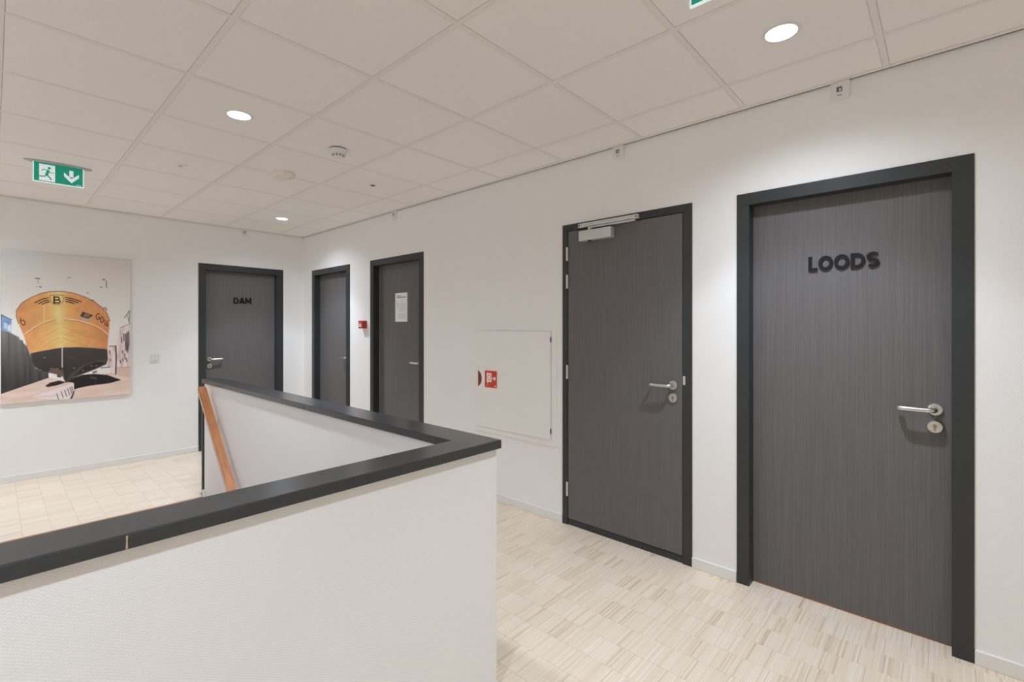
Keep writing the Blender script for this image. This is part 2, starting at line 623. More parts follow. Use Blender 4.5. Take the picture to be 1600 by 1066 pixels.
# ------------------------------------------------------------------ structure: baseboards
BH, BT = 0.060, 0.012
bbr = thing('baseboard_right', (XW, 0, 0), 'low white baseboard pieces between the dark door frames', 'baseboard', kind='structure')
ed = [YF] + [v for a, b, h in OPEN for v in (a, b)] + [YW]
for k in range(0, len(ed), 2):
    obj('baseboard_piece', MB().box(XW - BT, XW, ed[k] + 0.001, ed[k + 1] - 0.001, 0, BH, 0.002), M['skirt'], bbr)
bbb = thing('baseboard_back', (0, YW, 0), 'low white baseboard along the end wall under the picture', 'baseboard', kind='structure')
for a, b in ((XL, DAM[0]), (DAM[1], XW - BT)):
    obj('baseboard_piece', MB().box(a + 0.001, b - 0.001, YW - BT, YW, 0, BH, 0.002), M['skirt'], bbb)

# ------------------------------------------------------------------ stair parapet
PZ0, PZ1 = 0.935, 0.967
par = thing('wall_stair', (1.299, 1.24, 0), 'white half height wall with dark painted cap around the stairwell', 'half wall', kind='structure')
obj('wall_panel', MB().box(-0.29, 1.286, 1.255, 1.352, 0, PZ0), M['wall'], par)
obj('wall_panel', MB().box(1.177, 1.287, 1.352, 4.500, 0, PZ0), M['wall'], par)
obj('wall_panel', MB().box(-0.29, -0.16, 1.352, 4.500, 0, PZ0), M['wall'], par)
Tz = lambda u, w, d: (u, w, d)

def cap_board(pts, name='cap_board'):
    bm = bmesh.new()
    lo = [bm.verts.new((x, y, PZ0)) for x, y in pts]
    hi = [bm.verts.new((x, y, PZ1)) for x, y in pts]
    n = len(pts)
    bm.faces.new(lo[::-1]); bm.faces.new(hi)
    for i in range(n):
        bm.faces.new((lo[i], lo[(i + 1) % n], hi[(i + 1) % n], hi[i]))
    long_top = [e for e in bm.edges if all(v.co.z > PZ1 - 1e-4 for v in e.verts) or (e.verts[0].co.xy - e.verts[1].co.xy).length < 1e-5]
    bmesh.ops.bevel(bm, geom=long_top, offset=0.0035, segments=2, affect='EDGES', profile=0.5)
    bm.verts.index_update()
    mb = MB().add([v.co[:] for v in bm.verts], [[v.index for v in f.verts] for f in bm.faces])
    bm.free()
    return obj(name, mb, M['cap'], par)

cap_board([(-0.302, 1.24), (1.299, 1.24), (1.299, 4.53), (1.165, 4.53), (1.165, 1.364), (-0.148, 1.364), (-0.148, 4.53), (-0.302, 4.53)])
o = obj('cap_joint', MB().prism([(0.1845, PZ0 + 0.001), (0.1885, PZ0 + 0.0015), (0.1880, PZ1 - 0.012), (0.1888, PZ1 - 0.004), (0.1850, PZ1 - 0.004), (0.1855, PZ1 - 0.014)], 0, 0.003, lambda u, w, d: (u, 1.2426 - d, w)), mat('joint_wood', rgb(190, 165, 140), 0.8), par)
o['label'] = 'pale open joint between two cap boards'
obj('end_board', MB().box(1.165, 1.299, 4.500, 4.530, 0, PZ0, 0.002), M['frame'], par)
obj('end_board', MB().box(-0.302, -0.148, 4.500, 4.530, 0, PZ0, 0.002), M['frame'], par)

# ------------------------------------------------------------------ stairs going down behind the parapet
st = thing('staircase', (0.5, SY1, 0), 'flight of stairs going down behind the front parapet with a reddish wood nosing', 'stairs', kind='structure')
rise, going = 0.187, 0.205
obj('nosing', MB().box(SX0, SX1 - 0.006, SY1 - 0.065, SY1 - 0.0005, -0.035, 0.002, 0.003), M['tread'], st)
for k in range(1, 14):
    y1 = SY1 - 0.04 - (k - 1) * going
    obj('tread', MB().box(SX0 + 0.001, SX1 - 0.006, y1 - going - 0.02, y1, -k * rise - 0.04, -k * rise, 0.004), M['tread'], st)
    obj('riser', MB().box(SX0 + 0.001, SX1 - 0.006, y1 - 0.018, y1, -k * rise, -(k - 1) * rise - 0.04), M['wall'], st)
# lower storey walls that close the stairwell
sw = MB()
ZL = -2.75
sw.box(SX1 - 0.004, SX1 + 0.12, SY0 - 0.1, SY1 + 0.1, ZL, -0.0)
sw.box(SX0 - 0.12, SX0, SY0 - 0.1, SY1 + 0.1, ZL, -0.0)
sw.box(SX0, SX1, SY0 - 0.1, SY0, ZL, -0.0)
sw.box(SX0, SX1, SY1, SY1 + 0.1, ZL, -0.04)
o = obj('wall_stairwell', sw, M['wall'])
tag(o, 'white walls of the stairwell below the landing', 'wall', kind='structure')
o = obj('floor_lower', MB().box(SX0 - 0.2, SX1 + 0.2, SY0 - 0.2, SY1 + 0.2, ZL - 0.1, ZL), M['parquet'])
tag(o, 'parquet floor at the foot of the stairs', 'floor', kind='structure')
# white plinth at the top of the string
sk = MB()
Ts = lambda u, w, d: (SX1 - 0.004 - d, u, w)
sk.prism([(4.498, 0.062), (4.498, -0.16), (4.40, -0.25), (1.36, -2.75), (1.36, -2.52), (4.42, 0.012), (4.455, 0.062)], 0, 0.016, Ts)
obj('stringer_board', sk, M['skirt'], st)

# ------------------------------------------------------------------ handrail
hx0, hx1 = 1.088, 1.146
hr = thing('handrail', (1.107, 4.36, 0.92), 'sloping orange brown wooden handrail on the inner side of the parapet', 'handrail')
sl = 0.925
ya, za = 4.335, CAMH - 0.462      # top corner of its upper end
yb = 1.50
t = 0.046
mb = MB()
pts = [(ya, za), (ya, za - t * 1.15), (yb, za - t * 1.15 - (ya - yb) * sl), (yb, za - (ya - yb) * sl)]
bm = bmesh.new()
v0 = [bm.verts.new((hx0, y, z)) for y, z in pts]
v1 = [bm.verts.new((hx1, y, z)) for y, z in pts]
bm.faces.new(v0); bm.faces.new(v1[::-1])
for i in range(4):
    bm.faces.new((v0[i], v1[i], v1[(i + 1) % 4], v0[(i + 1) % 4]))
bmesh.ops.bevel(bm, geom=bm.edges[:], offset=0.005, segments=2, affect='EDGES')
bm.verts.index_update()
mb.add([v.co[:] for v in bm.verts], [[v.index for v in f.verts] for f in bm.faces])
bm.free()
obj('rail', mb, M['wood'], hr, True)
fl = MB()  # pale strip paints the gloss reflection along the rail's left side
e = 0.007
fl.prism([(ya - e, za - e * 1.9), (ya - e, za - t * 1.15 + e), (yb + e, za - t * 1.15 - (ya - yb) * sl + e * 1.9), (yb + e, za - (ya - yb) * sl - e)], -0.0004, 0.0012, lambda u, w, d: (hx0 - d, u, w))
o = obj('rail_sheen', fl, mat('flank_sheen', rgb(206, 176, 150), 0.35), hr)
o['label'] = 'pale sheen painted on the left flank of the handrail'
for y in (4.16, 3.0, 1.8):
    zc = za - (ya - y) * sl - t * 1.15
    mb = MB()
    mb.tube([(1.178, y, zc - 0.06), (1.145, y, zc - 0.06), (1.125, y, zc - 0.045), (1.117, y, zc - 0.02), (1.117, y, zc + 0.012)], 0.0065, 10)
    b = obj('bracket', mb, M['steel'], hr, True)
    obj('wall_plate', MB().lathe([(0.0, 0), (0.026, 0), (0.026, 0.004), (0.022, 0.006), (0.0, 0.006)], lambda u, w, d: (1.177 - d, y + u, zc - 0.06 + w), 20), M['steel'], b, True)

# ------------------------------------------------------------------ doors
def handle_set(door, T, zr, side, zk, long=0.125):
    """lever on a round rose and a key rose below; T maps (u, w, d), side = +1 lever to the viewer's right"""
    ho = obj('handle', MB().lathe([(0.0, 0), (0.027, 0), (0.027, 0.007), (0.0255, 0.009), (0.0, 0.009)],
             lambda u, w, d: T(u, zr + w, d), 32), M['steel'], door, True)
    r = 0.0106
    P = [(0, 0, 0.008), (0, 0, 0.036)]
    for k in range(1, 7):
        a = PI / 2 * k / 6
        P.append((side * 0.020 * (1 - math.cos(a)), -0.001 * k / 6, 0.036 + 0.020 * math.sin(a)))
    P.append((side * long * 0.5, -0.001, 0.0565))
    P.append((side * (long - 0.014), 0.0, 0.0565))
    for k in range(1, 7):
        a = PI / 2 * k / 6
        P.append((side * (long - 0.014 + 0.014 * math.sin(a)), 0.0, 0.0425 + 0.014 * math.cos(a)))
    P.append((side * long, 0.0, 0.022))
    obj('lever', MB().tube([T(u, zr + w, d) for u, w, d in P], r, 16), M['steel'], ho, True)
    ke = obj('key_rose', MB().lathe([(0.0, 0), (0.027, 0), (0.027, 0.007), (0.0255, 0.009), (0.0, 0.009)],
             lambda u, w, d: T(u, zk + w, d), 32), M['steel'], door, True)
    kb = MB()
    kb.lathe([(0.0, 0.009), (0.0086, 0.009), (0.0086, 0.0105), (0.0, 0.0105)], lambda u, w, d: T(u, zk + 0.004 + w, d), 18)
    kb.prism([(-0.005, zk - 0.004), (0.005, zk - 0.004), (0.004, zk - 0.018), (-0.004, zk - 0.018)], 0.009, 0.0104, T)
    obj('lock_cylinder', kb, M['brass'], ke)
    obj('keyhole', MB().prism([(-0.001, zk - 0.005), (0.001, zk - 0.005), (0.001, zk + 0.010), (-0.001, zk + 0.010)], 0.0105, 0.0108, T), M['black'], ke)

def stroke_letter(ch, u0, w0, wd, ht, sw_):
    """centre lines of a bold sans capital in a wd x ht box"""
    h = sw_ / 2
    x0, x1, y0, y1 = u0 + h, u0 + wd - h, w0 + h, w0 + ht - h
    cx_, cy_ = (x0 + x1) / 2, (y0 + y1) / 2
    if ch == 'L':
        return [([(x0, w0 + ht), (x0, y0), (u0 + wd, y0)], False)]
    if ch == 'O':
        return [(arc(cx_, cy_, (x1 - x0) / 2, 90, 90 + 360, 32, (y1 - y0) / 2)[:-1], True)]
    if ch == 'D':
        k = x0 + (x1 - x0) * 0.38
        return [([(x0, y0), (k, y0)] + arc(k, cy_, x1 - k, -80, 80, 12, (y1 - y0) / 2) + [(k, y1), (x0, y1)], True)]
    if ch == 'S':
        ry = (y1 - y0) / 4
        rx = (x1 - x0) / 2
        top = arc(cx_, y1 - ry, rx, 35, 270, 14, ry)
        bot = arc(cx_, y0 + ry, rx, 90, -145, 14, ry)
        return [(top + bot[1:], False)]
    if ch == 'A':
        return [([(u0 + h * 0.9, w0), (cx_, w0 + ht)], False), ([(u0 + wd - h * 0.9, w0), (cx_, w0 + ht)], False),
                ([(u0 + wd * 0.24, w0 + ht * 0.27), (u0 + wd * 0.76, w0 + ht * 0.27)], False)]
    if ch == 'M':
        return [([(x0, w0), (x0, w0 + ht)], False), ([(x1, w0), (x1, w0 + ht)], False),
                ([(x0 + h * 0.2, w0 + ht - h * .3), (cx_, w0 + ht * 0.25)], False), ([(x1 - h * 0.2, w0 + ht - h * .3), (cx_, w0 + ht * 0.25)], False)]

def lettering(leaf, text, widths, T, ht, gap, sw_, depth):
    u = 0
    for ch, wd in zip(text, widths):
        mb = MB()
        for pts, cl in stroke_letter(ch, u, 0, wd, ht, sw_):
            mb.ribbon(pts, sw_ / 2, 0.0, depth, T, cl)
        obj('letter', mb, M['black'], leaf)
        u += wd + gap

FO = 0.006     # frame stands proud of the wall
def frame_R(door, a, b, h, wl, wr, wt, deep=0.10):
    """left jamb is at larger y"""
    obj('jamb', MB().box(XW - FO, XW + deep, b - wl, b, 0, h - wt, 0.0012), M['frame'], door)
    obj('jamb', MB().box(XW - FO, XW + deep, a, a + wr, 0, h - wt, 0.0012), M['frame'], door)
    obj('head', MB().box(XW - FO, XW + deep, a, b, h - wt, h, 0.0012), M['frame'], door)

# door_1 : LOODS
LX = 2.815
a, b, h = OPEN[0]
d1 = thing('door_1', (XW, (a + b) / 2, 0), 'nearest dark grey brown door with raised black letters LOODS', 'door', kind='structure')
frame_R(d1, a, b, h, 0.063, 0.069, 0.063)
lf1 = obj('leaf', MB().box(LX, LX + 0.04, a + 0.060, b - 0.055, 0.010, h - 0.055), M['door'], d1)
lettering(lf1, 'LOODS', (0.039, 0.061, 0.063, 0.057, 0.050), onR(0.520, CAMH + 0.286, LX), 0.073, 0.0045, 0.0150, 0.009)
handle_set(d1, onR(0.038, 0, LX), CAMH - 0.362, -1, CAMH - 0.439)
obj('door_gap', MB().box(LX + 0.005, LX + 0.04, a + 0.062, b - 0.06, 0.0, 0.010), M['tread'], d1)

# door_2 : with closer, leaf flush with the frame
a, b, h = OPEN[1]
d2 = thing('door_2', (XW, (a + b) / 2, 0), 'dark door with silver closer and visible hinges beside the hose cabinet', 'door', kind='structure')
frame_R(d2, a, b, h, 0.044, 0.056, 0.046)
L2X = XW - 0.003
lf2 = obj('leaf', MB().box(L2X, L2X + 0.05, a + 0.059, b - 0.048, 0.046, h - 0.050, 0.001), M['door'], d2)
obj('threshold', MB().box(XW + 0.001, XW + 0.10, a + 0.056, b - 0.044, 0.0, 0.041, 0.003), M['frame'], d2)
obj('rebate', MB().box(L2X + 0.012, L2X + 0.09, a + 0.05, b - 0.04, 0.01, h - 0.045), M['dark'], d2)
handle_set(d2, onR(1.203, 0, L2X), CAMH - 0.344, -1, CAMH - 0.420)
for zc in (0.517, 0.323, -0.312, -1.136):
    mb = MB()
    for k in range(3):
        z0 = CAMH + zc - 0.048 + k * 0.0325
        mb.lathe([(0.0, 0), (0.0085, 0), (0.0085, 0.031), (0.0, 0.031)], lambda u, w, d: (XW - 0.012 + u, 1.972 + w, z0 + d), 14)
    obj('hinge', mb, M['alu'], d2, True)
obj('strike_plate', MB().box(XW - FO - 0.0015, XW, 1.129, 1.143, CAMH - 0.337, CAMH - 0.285, 0.0005), M['alu'], d2)
cl = obj('door_closer', MB().box(L2X - 0.048, L2X, 1.600, 1.850, CAMH + 0.588, CAMH + 0.656, 0.003), M['alu'], d2)
obj('closer_rail', MB().box(XW - FO - 0.024, XW - FO, 1.420, 1.868, CAMH + 0.683, CAMH + 0.711, 0.002), M['alu'], cl)
obj('closer_arm', MB().box(XW - FO - 0.028, XW - FO - 0.012, 1.440, 1.775, CAMH + 0.669, CAMH + 0.680, 0.002), M['alu'], cl)
obj('spindle', MB().lathe([(0.0, 0), (0.013, 0), (0.013, 0.022), (0.0, 0.022)], lambda u, w, d: (L2X - 0.026 + u, 1.775 + w, CAMH + 0.655 + d), 16), M['alu'], cl, True)
obj('spindle_cap', MB().lathe([(0.0, 0), (0.014, 0), (0.014, 0.008), (0.0, 0.008)], lambda u, w, d: (L2X - 0.026 + u, 1.775 + w, CAMH + 0.580 + d), 16), M['dgrey'], cl, True)
for y in (1.432, 1.856):
    obj('screw', MB().lathe([(0.0, 0), (0.0045, 0), (0.0045, 0.001), (0.0, 0.001)], lambda u, w, d: (XW - FO - 0.024 - d, y + u, CAMH + 0.697 + w), 10), M['black'], cl)

# door_3 : with the paper notice
a, b, h = OPEN[2]
d3 = thing('door_3', (XW, (a + b) / 2, 0), 'dark recessed door with a white paper notice taped on it', 'door', kind='structure')
frame_R(d3, a, b, h, 0.064, 0.069, 0.062)
obj('leaf', MB().box(LX, LX + 0.04, a + 0.060, b - 0.055, 0.010, h - 0.055), M['door'], d3)
obj('seal_strip', MB().box(LX - 0.003, LX + 0.001, b - 0.0665, b - 0.064, 0.01, h - 0.062), M['lgrey'], d3)
handle_set(d3, onR(3.752, 0, LX), CAMH - 0.345, -1, CAMH - 0.422)

# door_4
a, b, h = OPEN[3]
d4 = thing('door_4', (XW, (a + b) / 2, 0), 'plain dark recessed door close to the corner, without letters', 'door', kind='structure')
frame_R(d4, a, b, h, 0.070, 0.084, 0.066)
obj('leaf', MB().box(LX, LX + 0.04, a + 0.075, b - 0.062, 0.010, h - 0.058), M['door'], d4)
handle_set(d4, onR(5.140, 0, LX), CAMH - 0.352, -1, CAMH - 0.430)

# door_5 : DAM on the end wall
d5 = thing('door_5', ((DAM[0] + DAM[1]) / 2, YW, 0), 'dark door on the end wall with raised black letters DAM', 'door', kind='structure')
a, b, h = DAM
obj('jamb', MB().box(a, a + 0.074, YW - FO, YW + 0.10, 0, h - 0.070, 0.0012), M['frame'], d5)
obj('jamb', MB().box(b - 0.079, b, YW - FO, YW + 0.10, 0, h - 0.070, 0.0012), M['frame'], d5)
obj('head', MB().box(a, b, YW - FO, YW + 0.10, h - 0.070, h, 0.0012), M['frame'], d5)
DY = YW + 0.065
lf5 = obj('leaf', MB().box(a + 0.068, b - 0.070, DY, DY + 0.04, 0.010, h - 0.064), M['door'], d5)
lettering(lf5, 'DAM', (0.057, 0.064, 0.068), onB(1.940, CAMH + 0.286, DY), 0.073, 0.003, 0.0150, 0.009)
handle_set(d5, onB(1.690, 0, DY), CAMH - 0.364, 1, CAMH - 0.442)

# ------------------------------------------------------------------ paper notice
pn = thing('paper_notice', (LX, 4.10, CAMH + 0.2), 'white printed paper with a floor plan taped on a dark door', 'notice')
T = onR(4.207, CAMH + 0.060, LX)
obj('sheet', MB().prism([(0, 0), (0.211, 0), (0.211, 0.294), (0, 0.294)], 0.0002, 0.0012, T), M['paper'], pn)
mb = MB()
def rc(mb, u0, u1, w0, w1, d0=0.0012, d1=0.0015):
    mb.prism([(u0, w0), (u1, w0), (u1, w1), (u0, w1)], d0, d1, T)
rc(mb, 0.025, 0.19, 0.246, 0.253); rc(mb, 0.03, 0.10, 0.260, 0.266)
obj('heading', mb, M['inkdark'], pn)
mb = MB()
for k in range(6):
    rc(mb, 0.02, 0.045, 0.20 - k * 0.012, 0.204 - k * 0.012)
for k in range(9):
    rc(mb, 0.06, 0.185, 0.105 + k * 0.010, 0.1065 + k * 0.010)
for k in range(6):
    rc(mb, 0.06, 0.185, 0.032 + k * 0.010, 0.0335 + k * 0.010)
for u in (0.06, 0.085, 0.11, 0.135, 0.16, 0.185):
    rc(mb, u, u + 0.002, 0.105, 0.187); rc(mb, u, u + 0.002, 0.032, 0.083)
rc(mb, 0.12, 0.14, 0.196, 0.199); rc(mb, 0.12, 0.14, 0.208, 0.211)
obj('printed_plan', mb, M['ink'], pn)

# ------------------------------------------------------------------ hose reel cabinet
hc = thing('hose_cabinet', (XW, 2.49, CAMH - 0.42), 'off white flush wall cabinet with red fire hose sign and red finger slot', 'cabinet')
y0, y1, z0, z1 = 2.072, 2.930, CAMH - 0.858, CAMH + 0.018
pd = 0.019
fr = MB()
w = 0.0425
fr.box(XW - 0.009, XW, y0, y1, z1 - w, z1); fr.box(XW - 0.009, XW, y0, y1, z0, z0 + w)
fr.box(XW - 0.009, XW, y0, y0 + w, z0 + w, z1 - w); fr.box(XW - 0.009, XW, y1 - w, y1, z0 + w, z1 - w)
obj('cabinet_frame', fr, M['cabinet'], hc)
# door panel with a half moon cut out at its left edge
T = onR(2.886, 0, XW)
zl, zh = CAMH - 0.814, CAMH - 0.026
zc = CAMH - 0.420
pts = [(0, zl), (0.768, zl), (0.768, zh), (0, zh)] + [(0.056 * math.cos(math.radians(q)), zc + 0.067 * math.sin(math.radians(q))) for q in range(90, -91, -12)]
obj('cabinet_door', MB().prism(pts, 0.004, pd, T), M['cabinet'], hc)
obj('finger_slot', MB().box(XW - 0.0045, XW, 2.826, 2.886, zc - 0.069, zc + 0.069), M['reel'], hc)
for zz in (CAMH - 0.088, CAMH - 0.752):
    obj('hinge', MB().box(XW - pd - 0.001, XW - 0.004, 2.1145, 2.1185, zz - 0.019, zz + 0.019), M['dgrey'], hc)
T = onR(2.792, CAMH - 0.487, XW - pd)
sg = obj('hose_sign', MB().prism([(0, 0), (0.137, 0), (0.137, 0.137), (0, 0.137)], 0, 0.0015, T), M['signred'], hc)
for nm_, pts in (('pictogram_reel', [(0.022, 0.045), (0.078, 0.045), (0.078, 0.118), (0.022, 0.118)]),
                 ('pictogram_pipe', [(0.078, 0.072), (0.100, 0.072), (0.100, 0.080), (0.078, 0.080)]),
                 ('pictogram_valve', arc(0.111, 0.076, 0.0135, 0, 345, 16)),
                 ('pictogram_hose', [(0.028, 0.032), (0.036, 0.032), (0.036, 0.046), (0.028, 0.046)]),
                 ('pictogram_nozzle', [(0.030, 0.018), (0.037, 0.018), (0.037, 0.026), (0.030, 0.026)]),
                 ('pictogram_flame', [(0.108, 0.010), (0.130, 0.010), (0.119, 0.024)])):
    obj(nm_, MB().prism(pts, 0.0015, 0.0021, T), M['signwhite'], sg)
mb = MB().ribbon(arc(0.050, 0.082, 0.020, 0, 345, 20), 0.0022, 0.0021, 0.0025, T, True)
obj('reel_ring', mb, M['signred'], sg)

# ------------------------------------------------------------------ manual call point
cp = thing('fire_call_point', (XW, 4.68, CAMH + 0.03), 'small red fire alarm call point between the two far doors', 'alarm')
T = onR(4.735, CAMH - 0.010, XW)
obj('housing', MB().box(XW - 0.05, XW, 4.640, 4.735, CAMH - 0.010, CAMH + 0.074, 0.005, 2), M['red'], cp)
obj('label_plate', MB().prism([(0.012, 0.018), (0.062, 0.018), (0.062, 0.052), (0.012, 0.052)], 0.0502, 0.0512, T), M['signwhite'], cp)
mb = MB().prism([(0.024, 0.030), (0.050, 0.030), (0.050, 0.038), (0.024, 0.038)], 0.0512, 0.0516, T)
obj('marking', mb, M['inkdark'], cp)
obj('status_window', MB().prism([(0.030, 0.058), (0.045, 0.058), (0.045, 0.066), (0.030, 0.066)], 0.0502, 0.0508, T), M['signwhite'], cp)

# ------------------------------------------------------------------ small wall sensors under the ceiling
def sensor(T, label):
    s = thing('wall_sensor', T(0, 0, 0), label, 'sensor', 'small white sensors under the ceiling edge')
    mb = MB()
    pts = []
    for (cx_, cz, a0) in ((0.073, 0.007, -90), (0.073, 0.079, 0), (0.007, 0.079, 90), (0.007, 0.007, 180)):
        pts += arc(cx_, cz, 0.006, a0, a0 + 90, 4)
    mb.prism(pts, 0, 0.016, T)
    obj('housing', mb, M['white'], s)
    obj('window_frame', MB().prism([(0.026, 0.036), (0.052, 0.036), (0.052, 0.064), (0.026, 0.064)], 0.016, 0.0172, T), M['lgrey'], s)
    mb = MB().prism([(0.030, 0.040), (0.048, 0.040), (0.048, 0.060), (0.030, 0.060)], 0.0172, 0.0176, T)
    obj('lens', mb, M['dgrey'], s)
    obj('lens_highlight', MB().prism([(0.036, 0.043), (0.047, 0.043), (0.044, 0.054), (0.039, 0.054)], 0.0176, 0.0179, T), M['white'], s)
    mb = MB()
    for k in range(3):
        mb.prism([(0.031 + k * 0.006, 0.020), (0.035 + k * 0.006, 0.020), (0.035 + k * 0.006, 0.025), (0.031 + k * 0.006, 0.025)], 0.016, 0.0163, T)
    obj('marking', mb, M['dgrey'], s)

zs = H - 0.003 - 0.086
sensor(onR(0.417, zs, XW), 'white wall sensor under the ceiling above the LOODS door')
sensor(onR(1.608, zs, XW), 'white wall sensor under the ceiling above the door with a closer')
sensor(onR(4.150, zs, XW), 'white wall sensor under the ceiling above the door with a paper notice')
sensor(onB(1.997, zs, YW), 'white wall sensor under the ceiling above the DAM door')

# ------------------------------------------------------------------ light switch
sw_ = thing('light_switch', (1.165, YW, 1.066), 'square white light switch on the wall between boat picture and DAM door', 'switch')
T = onB(1.123, CAMH - 0.366, YW)
obj('cover_frame', MB().box(1.123, 1.206, YW - 0.009, YW, CAMH - 0.366, CAMH - 0.281, 0.002), M['white'], sw_)
obj('rocker_gap', MB().box(1.135, 1.194, YW - 0.0096, YW - 0.008, CAMH - 0.353, CAMH - 0.294), M['lgrey'], sw_)
obj('rocker', MB().box(1.137, 1.1635, YW - 0.0125, YW - 0.009, CAMH - 0.351, CAMH - 0.296, 0.0012), M['white'], sw_)
obj('rocker', MB().box(1.1655, 1.192, YW - 0.0125, YW - 0.009, CAMH - 0.351, CAMH - 0.296, 0.0012), M['white'], sw_)

# ------------------------------------------------------------------ downlights
def downlight(x, y, label, grp='round recessed ceiling downlights'):
    d = thing('ceiling_light', (x, y, H), label, 'ceiling light', grp)
    T = onC(x, y, H)
    prof = [(0.0555, -0.0005), (0.0690, -0.0005), (0.0690, 0.0018), (0.0640, 0.0036), (0.0575, 0.0030), (0.0555, 0.0005)]
    n = 48
    vs = [T(r * math.cos(2 * PI * k / n), r * math.sin(2 * PI * k / n), dd) for r, dd in prof for k in range(n)]
    q = len(prof)
    fs = [(i * n + k, i * n + (k + 1) % n, ((i + 1) % q) * n + (k + 1) % n, ((i + 1) % q) * n + k) for i in range(q) for k in range(n)]
    obj('trim_ring', MB().add(vs, fs), M['white'], d, True)
    obj('diffuser', MB().lathe([(0.0, -0.0005), (0.0570, -0.0005), (0.0570, 0.0012), (0.0, 0.0012)], T, 48), M['lamp'], d)
    for nm, en, ang, bl in (('core_beam', LAMP_CORE, 90, 0.3), ('main_beam', LAMP_SOFT, 100, 1.0), ('wide_beam', LAMP_WIDE, 152, 1.0)):
        la = bpy.data.lights.new(nm, 'SPOT')
        la.energy = en
        la.color = LAMP_COL
        la.spot_size = math.radians(ang)
        la.spot_blend = bl
        la.shadow_soft_size = 0.045
        lo = bpy.data.objects.new(nm, la)
        lo.location = (0, 0, -0.012)
        lo.parent = d
        C.objects.link(lo)

downlight(2.125, 0.487, 'round lit downlight in the ceiling near the LOODS door')
downlight(0.925, 2.895, 'round lit downlight in the ceiling over the stairwell')
downlight(2.115, 5.300, 'round lit downlight in the ceiling in front of the DAM door')
hid = 'round downlight outside the view'
downlight(-0.275, 0.487, 'round lit downlight in the ceiling just left of the viewer')
downlight(-0.275, 5.300, 'round lit downlight in the ceiling in front of the boat picture')
downlight(-1.475, 2.895, 'round lit downlight in the ceiling left of the stairwell')

# ------------------------------------------------------------------ exit signs
def exit_sign(origin, rot, label):
    """origin: lower left corner of the plate seen from its front; rot turns about z (0 = faces -Y)"""
    cr_, sr = math.cos(rot), math.sin(rot)
    ox, oy, oz = origin
    def T(u, w, d):
        return (ox + u * cr_ + d * sr, oy + u * sr - d * cr_, oz + w)
    W, HT = 0.262, 0.150
    e = thing('exit_sign', T(W / 2, HT, 0), label, 'exit sign')
    n = 40
    base = MB()
    c0 = T(W / 2, 0, 0)
    Tc = lambda u, w, d: (c0[0] + u * cr_ - w * sr, c0[1] + u * sr + w * cr_, H + 0.002 - d)
    base.lathe([(0.0, 0), (0.180, 0), (0.180, 0.006), (0.172, 0.009), (0.0, 0.009)], Tc, 48, 1.0, 0.27)
    obj('ceiling_plate', base, M['lgrey'], e, True)
    top = H - oz
    obj('holder_rail', MB().prism([(0.0, HT - 0.004), (W, HT - 0.004), (W, top - 0.004), (0.0, top - 0.004)], -0.012, 0.012, T), M['lgrey'], e)
    obj('sign_plate', MB().prism([(-0.003, -0.003), (W + 0.003, -0.003), (W + 0.003, HT), (-0.003, HT)], -0.004, 0.004, T), M['acryl'], e)
    pl = obj('green_face', MB().prism([(0.003, 0.003), (W - 0.003, 0.003), (W - 0.003, HT - 0.006), (0.003, HT - 0.006)], 0.0040, 0.0046, T), M['green'], e)
    # picture pixels of the sign measured on a 410 x 170 field
    def q(px, py):
        return ((px - 280) / 412 * W, HT - (py - 268 - (px - 280) * 0.158) / 172 * HT)
    wd = MB()
    wd.prism([q(*p) for p in ((326, 304), (454, 324), (454, 458), (326, 438))], 0.0046, 0.0050, T)
    obj('white_doorway', wd, M['glowwhite'], pl)
    man = MB()
    man.prism([q(407 + 13 * math.cos(a * PI / 8), 343 + 11 * math.sin(a * PI / 8)) for a in range(16)], 0.0050, 0.0054, T)
    man.ribbon([q(*p) for p in ((345, 362), (358, 352), (395, 358), (420, 382), (448, 384))], 0.0024, 0.0050, 0.0054, T)
    man.ribbon([q(*p) for p in ((400, 360), (385, 398))], 0.0078, 0.0050, 0.0054, T)
    man.ribbon([q(*p) for p in ((385, 395), (372, 408), (310, 403))], 0.0036, 0.0050, 0.0054, T)
    man.ribbon([q(*p) for p in ((388, 398), (408, 416), (425, 440))], 0.0040, 0.0050, 0.0054, T)
    obj('running_figure', man, M['green'], pl)
    ar = MB()
    ar.prism([q(*p) for p in ((572, 360), (606, 366), (606, 420), (572, 414))], 0.0046, 0.0050, T)
    ar.prism([q(*p) for p in ((527, 375), (590, 432), (590, 466), (527, 406))], 0.0046, 0.0050, T)
    ar.prism([q(*p) for p in ((653, 396), (590, 432), (590, 466), (653, 424))], 0.0046, 0.0050, T)
    obj('down_arrow', ar, M['glowwhite'], pl)
    tx = MB()
    for k in range(5):
        u0 = 0.222 + k * 0.006
        tx.prism([(u0, 0.008), (u0 + 0.0045, 0.008), (u0 + 0.0045, 0.013), (u0, 0.013)], 0.0046, 0.0049, T)
    obj('maker_mark', tx, M['glowwhite'], pl)
    return e

exit_sign((0.196, 4.735, CAMH + 1.035), math.radians(-2.5), 'hanging green exit sign with running figure and down arrow in front of the end wall')
exit_sign((1.500, 0.600, CAMH + 1.018), math.radians(-90), 'hanging green exit sign cut off by the top of the view, near the LOODS door')

